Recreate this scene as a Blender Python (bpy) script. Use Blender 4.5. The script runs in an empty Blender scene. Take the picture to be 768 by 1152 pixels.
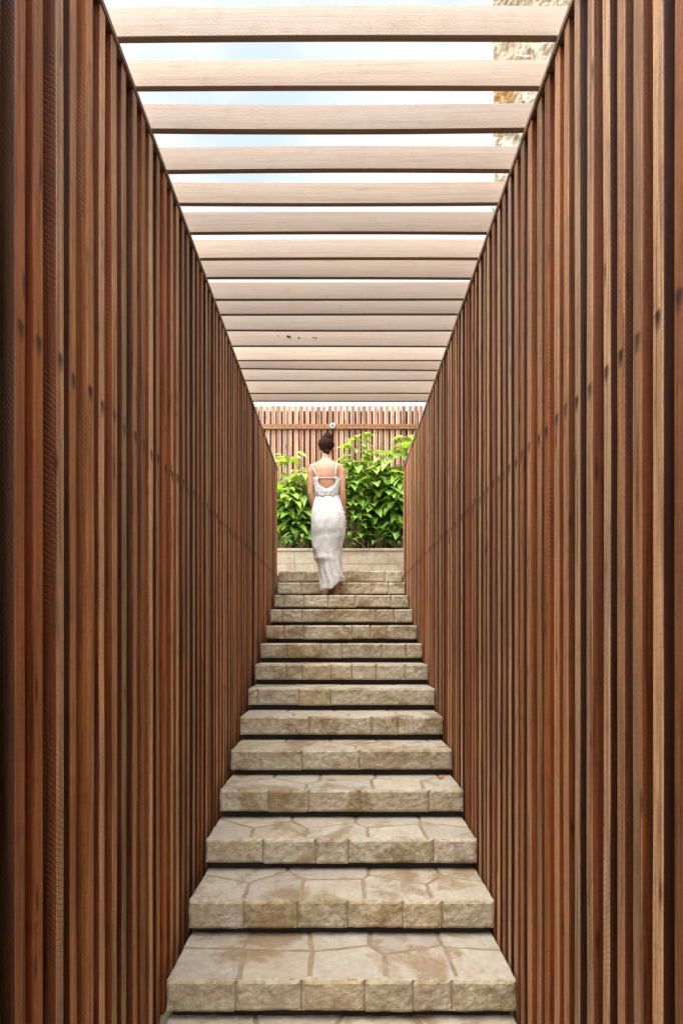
import bpy, bmesh, math, random
from mathutils import Vector, Matrix, noise

R = math.radians
scene = bpy.context.scene
col = scene.collection
rnd = random.Random(7)

# ------------------------------------------------------------------ measures
F = 595.0            # focal length in photograph pixels (768 wide)
EYE = 1.589          # eye height over the lowest paving
VX, VY = 384.0, 719.0
TREAD, RISE = 0.32, 0.172
D1 = 2.19            # distance of the first nosing
HALF = 0.725         # half the width of the steps
XL, XR = -0.763, 0.735
WALL_TOP = EYE + 2.04
N_STEPS = 14
LANDING = RISE * N_STEPS
WALL_END = 6.32


def P(px, py, d):
    return Vector(((px - VX) * d / F, d, EYE + (VY - py) * d / F))


def nosing(i):
    return D1 + TREAD * (i - 1)


# ------------------------------------------------------------------ helpers
class MB:
    """collects faces; becomes ONE mesh object"""

    def __init__(self):
        self.v, self.f, self.m, self.a = [], [], [], []

    def vert(self, p):
        self.v.append(tuple(p))
        return len(self.v) - 1

    def face(self, idx, m=0, a=0.0):
        self.f.append(tuple(idx))
        self.m.append(m)
        self.a.append(a)

    def box(self, x0, x1, y0, y1, z0, z1, m=0, a=0.0, bev=0.0):
        b = bev
        if b <= 0:
            i = [self.vert(p) for p in ((x0, y0, z0), (x1, y0, z0), (x1, y1, z0), (x0, y1, z0),
                                        (x0, y0, z1), (x1, y0, z1), (x1, y1, z1), (x0, y1, z1))]
            for q in ((0, 3, 2, 1), (4, 5, 6, 7), (0, 1, 5, 4), (1, 2, 6, 5), (2, 3, 7, 6), (3, 0, 4, 7)):
                self.face([i[k] for k in q], m, a)
            return
        bm = bmesh.new()
        bmesh.ops.create_cube(bm, size=1)
        for v in bm.verts:
            v.co = Vector(((x0 + x1) / 2 + v.co.x * (x1 - x0), (y0 + y1) / 2 + v.co.y * (y1 - y0),
                           (z0 + z1) / 2 + v.co.z * (z1 - z0)))
        bmesh.ops.bevel(bm, geom=bm.edges[:], offset=b, segments=2, affect='EDGES', profile=0.6)
        self.bm(bm, m, a)
        bm.free()

    def bm(self, bm, m=0, a=0.0):
        base = len(self.v)
        bm.verts.ensure_lookup_table()
        for k, v in enumerate(bm.verts):
            v.index = k
            self.v.append(tuple(v.co))
        for f in bm.faces:
            self.face([base + v.index for v in f.verts], m, a)

    def loft(self, rings, m=0, a=0.0, cap=True, closed=True):
        ids = [[self.vert(p) for p in r] for r in rings]
        n = len(ids[0])
        for r0, r1 in zip(ids, ids[1:]):
            for k in range(n if closed else n - 1):
                k2 = (k + 1) % n
                self.face((r0[k], r0[k2], r1[k2], r1[k]), m, a)
        if cap and closed:
            self.face(ids[0][::-1], m, a)
            self.face(ids[-1], m, a)
        return ids

    def tube(self, pts, rads, seg=8, m=0, a=0.0):
        pts = [Vector(p) for p in pts]
        rings = []
        up = Vector((0.13, 0.21, 1)).normalized()
        for k, p in enumerate(pts):
            t = (pts[min(k + 1, len(pts) - 1)] - pts[max(k - 1, 0)]).normalized()
            ref = up if abs(t.dot(up)) < 0.95 else Vector((1, 0.2, 0)).normalized()
            u = t.cross(ref).normalized()
            w = t.cross(u).normalized()
            r = rads[k] if isinstance(rads, (list, tuple)) else rads
            rx, ry = r if isinstance(r, tuple) else (r, r)
            rings.append([p + u * (rx * math.cos(2 * math.pi * j / seg)) + w * (ry * math.sin(2 * math.pi * j / seg))
                          for j in range(seg)])
        # keep the frame continuous
        for k in range(1, len(rings)):
            best = min(range(seg), key=lambda s: sum((rings[k][(j + s) % seg] - rings[k - 1][j]).length for j in range(seg)))
            rings[k] = rings[k][best:] + rings[k][:best]
        self.loft(rings, m, a)

    def ball(self, c, r, seg=14, rings=9, m=0, a=0.0):
        c = Vector(c)
        rx, ry, rz = r if isinstance(r, tuple) else (r, r, r)
        rr = []
        for i in range(rings + 1):
            th = math.pi * (i + 0.02) / (rings + 0.04)
            rr.append([c + Vector((rx * math.sin(th) * math.cos(2 * math.pi * j / seg),
                                   ry * math.sin(th) * math.sin(2 * math.pi * j / seg), -rz * math.cos(th)))
                       for j in range(seg)])
        self.loft(rr, m, a)

    def mesh(self, name, mats, smooth=False):
        me = bpy.data.meshes.new(name)
        me.from_pydata(self.v, [], self.f)
        for mt in (mats if isinstance(mats, (list, tuple)) else [mats]):
            me.materials.append(mt)
        me.polygons.foreach_set('material_index', self.m)
        if smooth:
            me.polygons.foreach_set('use_smooth', [True] * len(self.f))
        at = me.attributes.new('piece', 'FLOAT', 'FACE')
        at.data.foreach_set('value', self.a)
        me.validate()
        me.update()
        return me

    def build(self, name, mats, parent=None, smooth=False):
        return link(name, self.mesh(name, mats, smooth), parent)


def link(name, me, parent=None):
    o = bpy.data.objects.new(name, me)
    col.objects.link(o)
    if parent:
        o.parent = parent
        o.matrix_parent_inverse = Matrix.Translation(parent.location).inverted()
    return o


def fix_normals(o):
    bm = bmesh.new()
    bm.from_mesh(o.data)
    bmesh.ops.recalc_face_normals(bm, faces=bm.faces[:])
    bm.to_mesh(o.data)
    bm.free()


def tag(o, label=None, cat=None, group=None, kind=None):
    for k, v in (('label', label), ('category', cat), ('group', group), ('kind', kind)):
        if v:
            o[k] = v
    return o


def thing(name, loc, label, cat, group=None):
    o = bpy.data.objects.new(name, None)
    o.empty_display_size = 0.1
    o.location = loc
    col.objects.link(o)
    return tag(o, label, cat, group)


def bake(o, *mods):
    """apply the modifiers of o"""
    dg = bpy.context.evaluated_depsgraph_get()
    dg.update()
    me = bpy.data.meshes.new_from_object(o.evaluated_get(dg))
    old = o.data
    o.modifiers.clear()
    o.data = me
    bpy.data.meshes.remove(old)


# ------------------------------------------------------------------ materials
class NT:
    def __init__(self, name):
        self.mat = bpy.data.materials.new(name)
        self.mat.use_nodes = True
        self.t = self.mat.node_tree
        self.t.nodes.clear()
        self.out = self.n('ShaderNodeOutputMaterial')

    def n(self, typ, **kw):
        nd = self.t.nodes.new(typ)
        for k, v in kw.items():
            setattr(nd, k, v)
        return nd

    def l(self, a, b):
        self.t.links.new(a, b)

    def set(self, sock, v):
        if hasattr(v, 'is_linked'):
            self.l(v, sock)
        else:
            sock.default_value = v

    def math(self, op, a, b=0.0, clamp=False):
        nd = self.n('ShaderNodeMath', operation=op, use_clamp=clamp)
        self.set(nd.inputs[0], a)
        self.set(nd.inputs[1], b)
        return nd.outputs[0]

    def vmath(self, op, a, b):
        nd = self.n('ShaderNodeVectorMath', operation=op)
        self.set(nd.inputs[0], a)
        self.set(nd.inputs[1], b)
        return nd.outputs[0]

    def noise(self, vec, scale, detail=4, rough=0.55, dist=0.0):
        nd = self.n('ShaderNodeTexNoise')
        self.l(vec, nd.inputs['Vector'])
        nd.inputs['Scale'].default_value = scale
        nd.inputs['Detail'].default_value = detail
        nd.inputs['Roughness'].default_value = rough
        nd.inputs['Distortion'].default_value = dist
        return nd.outputs['Fac']

    def ramp(self, fac, stops, interp='LINEAR'):
        nd = self.n('ShaderNodeValToRGB')
        nd.color_ramp.interpolation = interp
        e = nd.color_ramp.elements
        while len(e) > 1:
            e.remove(e[-1])
        for k, (p, c) in enumerate(stops):
            el = e[0] if k == 0 else e.new(p)
            el.position = p
            el.color = (c, c, c, 1) if isinstance(c, (int, float)) else (*c, 1)
        self.l(fac, nd.inputs[0])
        return nd.outputs[0]

    def mix(self, fac, a, b, mode='MIX'):
        nd = self.n('ShaderNodeMix', data_type='RGBA', blend_type=mode)
        self.set(nd.inputs[0], fac)
        for k, v in ((6, a), (7, b)):
            if hasattr(v, 'is_linked'):
                self.l(v, nd.inputs[k])
            else:
                nd.inputs[k].default_value = (*v, 1)
        return nd.outputs[2]

    def bump(self, h, strength, dist, normal=None):
        nd = self.n('ShaderNodeBump')
        nd.inputs['Strength'].default_value = strength
        nd.inputs['Distance'].default_value = dist
        self.l(h, nd.inputs['Height'])
        if normal:
            self.l(normal, nd.inputs['Normal'])
        return nd.outputs[0]

    def principled(self, color, rough=0.7, normal=None, spec=0.35):
        b = self.n('ShaderNodeBsdfPrincipled')
        self.set(b.inputs['Base Color'], color if hasattr(color, 'is_linked') else (*color, 1))
        self.set(b.inputs['Roughness'], rough)
        b.inputs['Specular IOR Level'].default_value = spec
        if normal:
            self.l(normal, b.inputs['Normal'])
        self.l(b.outputs[0], self.out.inputs[0])
        return b


def wood(name, tones, axis='Z', screw_z=None, saw=1.0, con=1.0):
    """sawn tropical hardwood; grain along axis; tone picked per board"""
    m = NT(name)
    tc = m.n('ShaderNodeTexCoord')
    oi = m.n('ShaderNodeObjectInfo')
    rv = oi.outputs['Random']
    off = m.n('ShaderNodeCombineXYZ')
    m.l(m.math('MULTIPLY', rv, 37.0), off.inputs[0])
    m.l(m.math('MULTIPLY', rv, 91.0), off.inputs[1])
    m.l(m.math('MULTIPLY', rv, 13.0), off.inputs[2])
    co = m.vmath('ADD', tc.outputs['Object'], off.outputs[0])
    st = {'Z': (1, 1, 0.035), 'X': (0.035, 1, 1)}[axis]
    grain_v = m.vmath('MULTIPLY', co, st)
    grain = m.noise(grain_v, 95, 5, 0.6, 0.4)
    broad = m.noise(m.vmath('MULTIPLY', co, {'Z': (8, 8, 0.9), 'X': (0.9, 8, 8)}[axis]), 1.0, 4, 0.6)
    blotch = m.noise(co, 16, 5, 0.65)
    n = len(tones)
    base = m.ramp(rv, [((k + 0.0) / n, t) for k, t in enumerate(tones)], 'CONSTANT')
    # a second draw for brightness
    r2 = m.math('FRACT', m.math('MULTIPLY', rv, 17.37))
    bri = m.math('ADD', m.math('MULTIPLY', r2, 0.55), 0.72)
    cb = m.n('ShaderNodeCombineXYZ')
    for k in range(3):
        m.l(bri, cb.inputs[k])
    c = m.mix(1.0, base, cb.outputs[0], 'MULTIPLY')
    g0 = tuple(1 - con * (1 - v) for v in (0.58, 0.50, 0.45))
    c = m.mix(m.ramp(grain, [(0.3, 0.0), (0.7, 1.0)]), m.mix(1.0, c, g0, 'MULTIPLY'), c)
    cross = m.noise(m.vmath('MULTIPLY', co, {'Z': (45, 45, 170), 'X': (170, 45, 45)}[axis]), 1.0, 3, 0.6)
    c = m.mix(m.ramp(cross, [(0.48, 0.0), (0.68, 0.5 * con)]), c, m.mix(1.0, c, (0.70, 0.64, 0.58), 'MULTIPLY'))
    streak = m.noise(m.vmath('MULTIPLY', co, {'Z': (70, 70, 1.6), 'X': (1.6, 70, 70)}[axis]), 1.0, 4, 0.65, 0.3)
    c = m.mix(m.ramp(streak, [(0.52, 0.0), (0.64, 0.8 * con)]), c, m.mix(1.0, c, (0.46, 0.36, 0.30), 'MULTIPLY'))
    pit = m.noise(co, 260, 2, 0.5)
    c = m.mix(m.ramp(pit, [(0.62, 0.0), (0.72, 0.8 * con)]), c, m.mix(1.0, c, (0.45, 0.38, 0.33), 'MULTIPLY'))
    c = m.mix(m.ramp(pit, [(0.27, 0.6 * con), (0.36, 0.0)]), c, m.mix(1.0, c, (1.5, 1.45, 1.4), 'MULTIPLY'))
    c = m.mix(m.ramp(broad, [(0.35, 0.0), (0.72, 0.85 * con)]), c, m.mix(1.0, c, (1.65, 1.38, 1.1), 'MULTIPLY'))
    c = m.mix(m.ramp(blotch, [(0.55, 0.0), (0.75, 0.55 * con)]), c, m.mix(1.0, c, (0.5, 0.42, 0.38), 'MULTIPLY'))
    # a few knots
    kv = m.n('ShaderNodeTexVoronoi')
    kv.inputs['Scale'].default_value = 1.0
    m.l(m.vmath('MULTIPLY', co, {'Z': (16, 16, 3.2), 'X': (3.2, 16, 16)}[axis]), kv.inputs['Vector'])
    kd = m.math('ADD', kv.outputs['Distance'], m.math('MULTIPLY', m.math('SUBTRACT', blotch, 0.5), 0.12))
    c = m.mix(m.ramp(kd, [(0.04, 0.9 * con), (0.15, 0.0)]), c, m.mix(1.0, c, (0.25, 0.16, 0.12), 'MULTIPLY'))
    h = grain
    if saw > 0:
        # circular-saw marks: slanting scores, strong on some boards only
        sv = m.vmath('ADD', co, (0, 0, 0))
        sep = m.n('ShaderNodeSeparateXYZ')
        m.l(sv, sep.inputs[0])
        if axis == 'Z':
            along, across = sep.outputs[2], m.math('ADD', sep.outputs[0], sep.outputs[1])
        else:
            along, across = sep.outputs[0], m.math('ADD', sep.outputs[1], sep.outputs[2])
        sgn = m.math('ADD', m.math('MULTIPLY', m.math('FRACT', m.math('MULTIPLY', rv, 7.7)), 1.5), 0.3)
        ph = m.math('ADD', along, m.math('MULTIPLY', across, sgn))
        ph = m.math('ADD', ph, m.math('MULTIPLY', broad, 0.05))
        tri = m.math('PINGPONG', m.math('MULTIPLY', ph, 125.0), 1.0)
        line = m.ramp(tri, [(0.0, 1.0), (0.35, 0.0)])
        gate = m.math('MULTIPLY', m.ramp(m.math('FRACT', m.math('MULTIPLY', rv, 29.3)), [(0.3, 0.0), (0.6, 1.0)]),
                      m.ramp(m.noise(m.vmath('MULTIPLY', co, (3, 3, 1.2)), 1.3, 2), [(0.42, 0.0), (0.6, 1.0)]))
        mark = m.math('MULTIPLY', m.math('MULTIPLY', line, gate), saw * 0.8)
        c = m.mix(m.math('MULTIPLY', mark, 0.6), c, m.mix(1.0, c, (0.35, 0.28, 0.25), 'MULTIPLY'))
        h = m.math('SUBTRACT', m.math('MULTIPLY', grain, 0.5), mark)
    if screw_z is not None:
        sp = m.n('ShaderNodeSeparateXYZ')
        m.l(tc.outputs['Object'], sp.inputs[0])
        jz = m.math('ADD', m.math('MULTIPLY', m.math('FRACT', m.math('MULTIPLY', rv, 53.1)), 0.018), screw_z)
        dz = m.math('SUBTRACT', sp.outputs[2], jz)
        dzs = m.math('ADD', m.math('MULTIPLY', m.math('MAXIMUM', dz, 0.0), 62.0),
                     m.math('MULTIPLY', m.math('MAXIMUM', m.math('MULTIPLY', dz, -1.0), 0.0), 20.0))
        dy = m.math('MULTIPLY', m.math('ABSOLUTE', sp.outputs[1]), 54.0)
        dist = m.math('SQRT', m.math('ADD', m.math('POWER', dzs, 2.0), m.math('POWER', dy, 2.0)))
        dist = m.math('ADD', dist, m.math('MULTIPLY', m.math('SUBTRACT', m.noise(co, 90, 3), 0.5), 0.5))
        c = m.mix(m.math('MULTIPLY', m.math('ADD', m.math('MULTIPLY', m.math('FRACT', m.math('MULTIPLY', rv, 71.7)), 0.35), 0.65), m.ramp(dist, [(0.3, 1.0), (0.5, 0.72), (1.3, 0.0)])), c, m.mix(1.0, c, (0.07, 0.028, 0.016), 'MULTIPLY'))
    nrm = m.bump(h, 0.5, 0.0028)
    nrm = m.bump(m.noise(co, 160, 3, 0.6), 0.4, 0.002, nrm)
    m.principled(c, m.math('ADD', m.math('MULTIPLY', blotch, 0.25), 0.52), nrm, 0.3)
    return m.mat


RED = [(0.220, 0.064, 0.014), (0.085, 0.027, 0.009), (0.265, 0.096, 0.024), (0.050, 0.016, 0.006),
       (0.120, 0.042, 0.013), (0.240, 0.060, 0.013), (0.080, 0.032, 0.012), (0.170, 0.052, 0.014)]  # sawn browns; the darkest tones also carry the shade of the gaps
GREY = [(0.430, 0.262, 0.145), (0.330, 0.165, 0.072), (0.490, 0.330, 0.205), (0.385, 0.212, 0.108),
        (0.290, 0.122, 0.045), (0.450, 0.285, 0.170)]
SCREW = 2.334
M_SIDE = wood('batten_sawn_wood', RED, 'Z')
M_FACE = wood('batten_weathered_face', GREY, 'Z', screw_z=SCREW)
M_BEAM = wood('pergola_wood', [(0.345, 0.268, 0.21), (0.335, 0.26, 0.203), (0.35, 0.278, 0.222), (0.338, 0.262, 0.20)], 'X', saw=0.1, con=0.22)
M_RAIL = wood('rail_wood', [(0.24, 0.165, 0.115)], 'Z', saw=0)
M_FENCE = wood('fence_wood', [(0.35, 0.205, 0.15), (0.335, 0.195, 0.14), (0.37, 0.225, 0.165), (0.335, 0.175, 0.12)], 'Z', saw=0.4)
M_FENCE_EDGE = wood('fence_pale_edge', [(0.62, 0.53, 0.45), (0.58, 0.50, 0.42)], 'Z', saw=0)
M_FENCE_RAIL = wood('fence_rail_wood', [(0.37, 0.185, 0.095)], 'X', saw=0)


def plain(name, color, rough=0.8, var=0.25, scale=8.0, bump=0.0, spec=0.3):
    m = NT(name)
    tc = m.n('ShaderNodeTexCoord')
    f = m.noise(tc.outputs['Object'], scale, 5, 0.6)
    dark = tuple(v * (1 - var) for v in color)
    c = m.mix(m.ramp(f, [(0.3, 0.0), (0.7, 1.0)]), dark, color)
    nrm = m.bump(m.noise(tc.outputs['Object'], scale * 9, 4, 0.6), 0.6, bump) if bump else None
    m.principled(c, rough, nrm, spec)
    return m.mat


def stone(name, tones, dirt, dirt_amt, bump=0.006, rough_scale=38, mott=(0.86, 0.83, 0.78), fleck=(0.80, 0.77, 0.72)):
    m = NT(name)
    tc = m.n('ShaderNodeTexCoord')
    at = m.n('ShaderNodeAttribute', attribute_name='piece')
    co = m.vmath('ADD', tc.outputs['Object'], (3.1, 7.7, 1.3))
    base = m.ramp(at.outputs['Fac'], [(k / len(tones), t) for k, t in enumerate(tones)], 'CONSTANT')
    n1 = m.noise(co, 6.5, 5, 0.62, 0.3)
    n2 = m.noise(co, 34, 6, 0.7)
    n3 = m.noise(co, 150, 3, 0.6)
    n4 = m.noise(m.vmath('ADD', co, (9, 4, 2)), 3.2, 6, 0.68, 0.5)
    c = m.mix(m.ramp(n1, [(0.35, 0.0), (0.68, 1.0)]), m.mix(1.0, base, mott, 'MULTIPLY'), base)
    c = m.mix(m.ramp(n2, [(0.34, 0.75), (0.56, 0.0)]), c, m.mix(1.0, c, fleck, 'MULTIPLY'))
    c = m.mix(m.ramp(n2, [(0.58, 0.0), (0.75, 0.5)]), c, m.mix(1.0, c, (1.28, 1.25, 1.2), 'MULTIPLY'))
    c = m.mix(m.math('MULTIPLY', m.ramp(n4, [(0.50, 0.0), (0.60, 1.0)]), dirt_amt), c,
              m.mix(1.0, c, dirt, 'MULTIPLY'))
    c = m.mix(m.ramp(n3, [(0.62, 0.0), (0.72, 0.45)]), c, m.mix(1.0, c, (0.42, 0.36, 0.3), 'MULTIPLY'))
    nrm = m.bump(m.noise(co, rough_scale, 7, 0.68, 0.6), 0.9, bump)
    nrm = m.bump(n3, 0.35, 0.002, nrm)
    m.principled(c, 0.86, nrm, 0.25)
    return m.mat


M_TREAD = stone('tread_stone', [(0.40, 0.355, 0.295), (0.42, 0.375, 0.305), (0.37, 0.335, 0.285), (0.40, 0.365, 0.305), (0.39, 0.335, 0.26)],
                (0.58, 0.44, 0.28), 0.75, 0.003)
M_FASCIA = stone('riser_stone', [(0.54, 0.475, 0.37), (0.51, 0.46, 0.36), (0.55, 0.495, 0.395), (0.49, 0.425, 0.315), (0.54, 0.485, 0.39), (0.53, 0.44, 0.31)],
                 (0.56, 0.46, 0.30), 0.75, 0.010, 26, (0.76, 0.71, 0.62), (0.58, 0.52, 0.43))
M_MORTAR = plain('tan_mortar', (0.28, 0.21, 0.13), 0.9, 0.35, 14, 0.004)
M_DARK = plain('shade_and_screw_dark', (0.045, 0.038, 0.032), 0.95, 0.4, 6)  # near-black: shade of step recesses and fence gaps is put into the colour
M_BACK = plain('dark_backing', (0.030, 0.022, 0.016), 0.95, 0.4, 5)  # kept near-black so the colour itself holds the shade between battens
M_PLANTER = stone('planter_stone', [(0.42, 0.37, 0.295), (0.415, 0.36, 0.285), (0.425, 0.378, 0.31)], (0.72, 0.62, 0.48), 0.6, 0.004)
M_SOIL = plain('soil', (0.045, 0.032, 0.02), 0.95, 0.5, 20, 0.01)
M_GROUND = plain('ground_earth', (0.22, 0.19, 0.14), 0.95, 0.4, 1.5, 0.01)


def cladding():
    m = NT('split_stone_cladding')
    tc = m.n('ShaderNodeTexCoord')
    at = m.n('ShaderNodeAttribute', attribute_name='piece')
    co = tc.outputs['Object']
    base = m.ramp(at.outputs['Fac'], [(0.0, (0.52, 0.46, 0.36)), (0.3, (0.57, 0.52, 0.43)), (0.55, (0.49, 0.44, 0.35)), (0.8, (0.54, 0.46, 0.34)), (0.92, (0.44, 0.26, 0.11))], 'CONSTANT')
    rot = m.n('ShaderNodeMapping')
    rot.inputs['Rotation'].default_value = (0, R(35), 0)
    rot.inputs['Scale'].default_value = (3.2, 1, 0.7)
    m.l(co, rot.inputs[0])
    n = m.noise(rot.outputs[0], 7, 6, 0.68, 0.6)
    n2 = m.noise(co, 30, 5, 0.65)
    c = m.mix(m.ramp(n, [(0.36, 0.0), (0.6, 1.0)]), m.mix(1.0, base, (0.55, 0.47, 0.36), 'MULTIPLY'), base)
    c = m.mix(m.ramp(n2, [(0.6, 0.0), (0.75, 0.6)]), c, (0.60, 0.56, 0.48))
    nrm = m.bump(n, 1.0, 0.035)
    m.principled(c, 0.9, nrm, 0.2)
    return m.mat


M_CLAD = cladding()


def leaf_mat(name, dark, light, young, trans=0.35):
    m = NT(name)
    at = m.n('ShaderNodeAttribute', attribute_name='piece')
    tc = m.n('ShaderNodeTexCoord')
    f = m.noise(tc.outputs['Object'], 14, 3, 0.5)
    c = m.ramp(at.outputs['Fac'], [(0.0, dark), (0.5, light), (1.0, young)])
    c = m.mix(m.ramp(f, [(0.35, 0.35), (0.65, 0.0)]), c, m.mix(1.0, c, (0.6, 0.65, 0.5), 'MULTIPLY'))
    b = m.n('ShaderNodeBsdfPrincipled')
    m.l(c, b.inputs['Base Color'])
    b.inputs['Roughness'].default_value = 0.42
    b.inputs['Specular IOR Level'].default_value = 0.4
    t = m.n('ShaderNodeBsdfTranslucent')
    m.l(m.mix(1.0, c, (1.25, 1.3, 0.5), 'MULTIPLY'), t.inputs['Color'])
    mx = m.n('ShaderNodeMixShader')
    mx.inputs[0].default_value = trans
    m.l(b.outputs[0], mx.inputs[1])
    m.l(t.outputs[0], mx.inputs[2])
    m.l(mx.outputs[0], m.out.inputs[0])
    return m.mat


M_LEAF = leaf_mat('light_green_leaves', (0.11, 0.23, 0.024), (0.23, 0.40, 0.06), (0.40, 0.52, 0.14))
M_LEAF_DARK = leaf_mat('deep_green_leaves', (0.045, 0.12, 0.020), (0.10, 0.23, 0.03), (0.22, 0.36, 0.06), 0.25)
M_LEAF_PALE = leaf_mat('pale_spear_leaves', (0.10, 0.17, 0.045), (0.22, 0.30, 0.11), (0.40, 0.42, 0.20), 0.25)
M_STEM = plain('plant_stem', (0.15, 0.12, 0.055), 0.8, 0.4, 30)
M_DRYLEAF = plain('dry_leaf', (0.42, 0.17, 0.045), 0.7, 0.4, 40)

# ------------------------------------------------------------------ staircase
def clip(poly, p, nrm):
    """keep the side where (q-p).n <= 0"""
    out = []
    for a, b in zip(poly, poly[1:] + poly[:1]):
        da, db = (a - p).dot(nrm), (b - p).dot(nrm)
        if da <= 0:
            out.append(a)
        if (da < 0 < db) or (db < 0 < da):
            out.append(a + (b - a) * (da / (da - db)))
    return out


def cells(sites, rect, joint):
    x0, x1, y0, y1 = rect
    res = []
    for i, s in enumerate(sites):
        poly = [Vector((x0, y0)), Vector((x1, y0)), Vector((x1, y1)), Vector((x0, y1))]
        for j, t in enumerate(sites):
            if i == j:
                continue
            dlt = (t - s)
            nn = dlt.normalized()
            poly = clip(poly, (s + t) / 2 - nn * joint / 2, nn)
            if len(poly) < 3:
                break
        if len(poly) >= 3:
            res.append(poly)
    return res


def densify(poly, step):
    out = []
    for a, b in zip(poly, poly[1:] + poly[:1]):
        n = max(1, int((b - a).length / step))
        for k in range(n):
            out.append(a + (b - a) * (k / n))
    return out


def paved(mb, sites, rect, ztop, thick, rg, joint=0.014, jitter=0.0024, chamfer=0.006, seed=0):
    for poly in cells(sites, rect, joint):
        if len(poly) < 3:
            continue
        pts = densify(poly, 0.035)
        c = sum(pts, Vector((0, 0))) / len(pts)
        a = rg.random()
        dz = rg.uniform(-0.0015, 0.0015)
        tilt = Vector((rg.uniform(-.004, .004), rg.uniform(-.004, .004)))
        outer, inner, low = [], [], []
        for p in pts:
            q = Vector((p.x + rg.uniform(-jitter, jitter), p.y + rg.uniform(-jitter, jitter)))
            d = (c - q)
            if d.length > 1e-6:
                d.normalize()
            ch = chamfer * rg.uniform(0.6, 1.5)
            zz = ztop + dz + tilt.dot(q - c)
            i2 = q + d * ch
            inner.append((i2.x, i2.y, zz))
            outer.append((q.x, q.y, zz - ch * 0.8))
            low.append((q.x + rg.uniform(-jitter, jitter), q.y + rg.uniform(-jitter, jitter), ztop - thick))
        ii = [mb.vert(p) for p in inner]
        oo = [mb.vert(p) for p in outer]
        ll = [mb.vert(p) for p in low]
        n = len(ii)
        mb.face(ii, 0, a)
        for k in range(n):
            k2 = (k + 1) % n
            mb.face((oo[k], oo[k2], ii[k2], ii[k]), 0, a)
            mb.face((ll[k], ll[k2], oo[k2], oo[k]), 1, a)


SLAB = 0.130
# joints of the front stones of the nearest steps, as fractions of the width, read from the photograph
TREADJ = {1: (0, .2, .385, .65, .845, 1), 2: (0, .18, .36, .56, .82, 1), 3: (0, .12, .375, .6, .83, 1), 4: (0, .37, .65, .86, 1),
          5: (0, .30, .58, .80, 1), 6: (0, .24, .56, .78, 1), 7: (0, .34, .66, 1)}
FRONT = {1: (0, .196, .385, .565, .705, .815, 1), 2: (0, .18, .355, .52, .70, .83, 1),
         3: (0, .21, .405, .525, .84, 1), 4: (0, .2, .365, .575, .86, 1),
         5: (0, .32, .58, 1), 6: (0, .34, .65, .78, 1),
         7: (0, .05, .27, .44, 1), 8: (0, .18, .27, .44, .56, .7, .87, 1),
         9: (0, .16, .37, .5, .75, .9, 1), 10: (0, .12, .25, .57, .69, .8, 1),
         11: (0, .08, .22, .45, .74, .87, 1), 12: (0, .07, .22, .4, .6, .87, 1),
         13: (0, .18, .36, .54, .74, .87, 1), 14: (0, .07, .22, .4, .56, .86, 1)}


def face_stone(mb, xa, xb, y, z0, z1, a, sd):
    """one rough split stone of a riser, chipped at its edges"""
    nx, nz = max(3, int((xb - xa) / .014)), 10
    g = []
    for j in range(nz + 1):
        row = []
        for i in range(nx + 1):
            u, v = i / nx, j / nz
            x, z = xa + (xb - xa) * u, z0 + (z1 - z0) * v
            q = Vector((x * 13 + sd, sd * 1.7, z * 13))
            dsp = .0045 * noise.noise(q) + .003 * noise.noise(q * 2.6) + .0018 * noise.noise(q * 6)
            eu, ev = min(u, 1 - u) * (xb - xa), min(v, 1 - v) * (z1 - z0)
            e = max(0, 1 - min(eu, ev) / .011)
            yy = y + dsp + .007 * e * e
            if i in (0, nx):
                x += .003 * noise.noise(q * 2)
            if j == nz:
                z -= .0035 * abs(noise.noise(q * 1.5)) + .0015
            row.append(mb.vert((x, yy, z)))
        g.append(row)
    for j in range(nz):
        for i in range(nx):
            mb.face((g[j][i], g[j][i + 1], g[j + 1][i + 1], g[j + 1][i]), 1, a)
    # returns into the step on the four sides
    for edge, flip in ((g[nz], False), (g[0], True), ([r[0] for r in g], False), ([r[-1] for r in g], True)):
        back = [mb.vert((mb.v[k][0], y + .032, mb.v[k][2])) for k in edge]
        for k in range(len(edge) - 1):
            f = (edge[k], edge[k + 1], back[k + 1], back[k])
            mb.face(f[::-1] if flip else f, 1, a)


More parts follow.
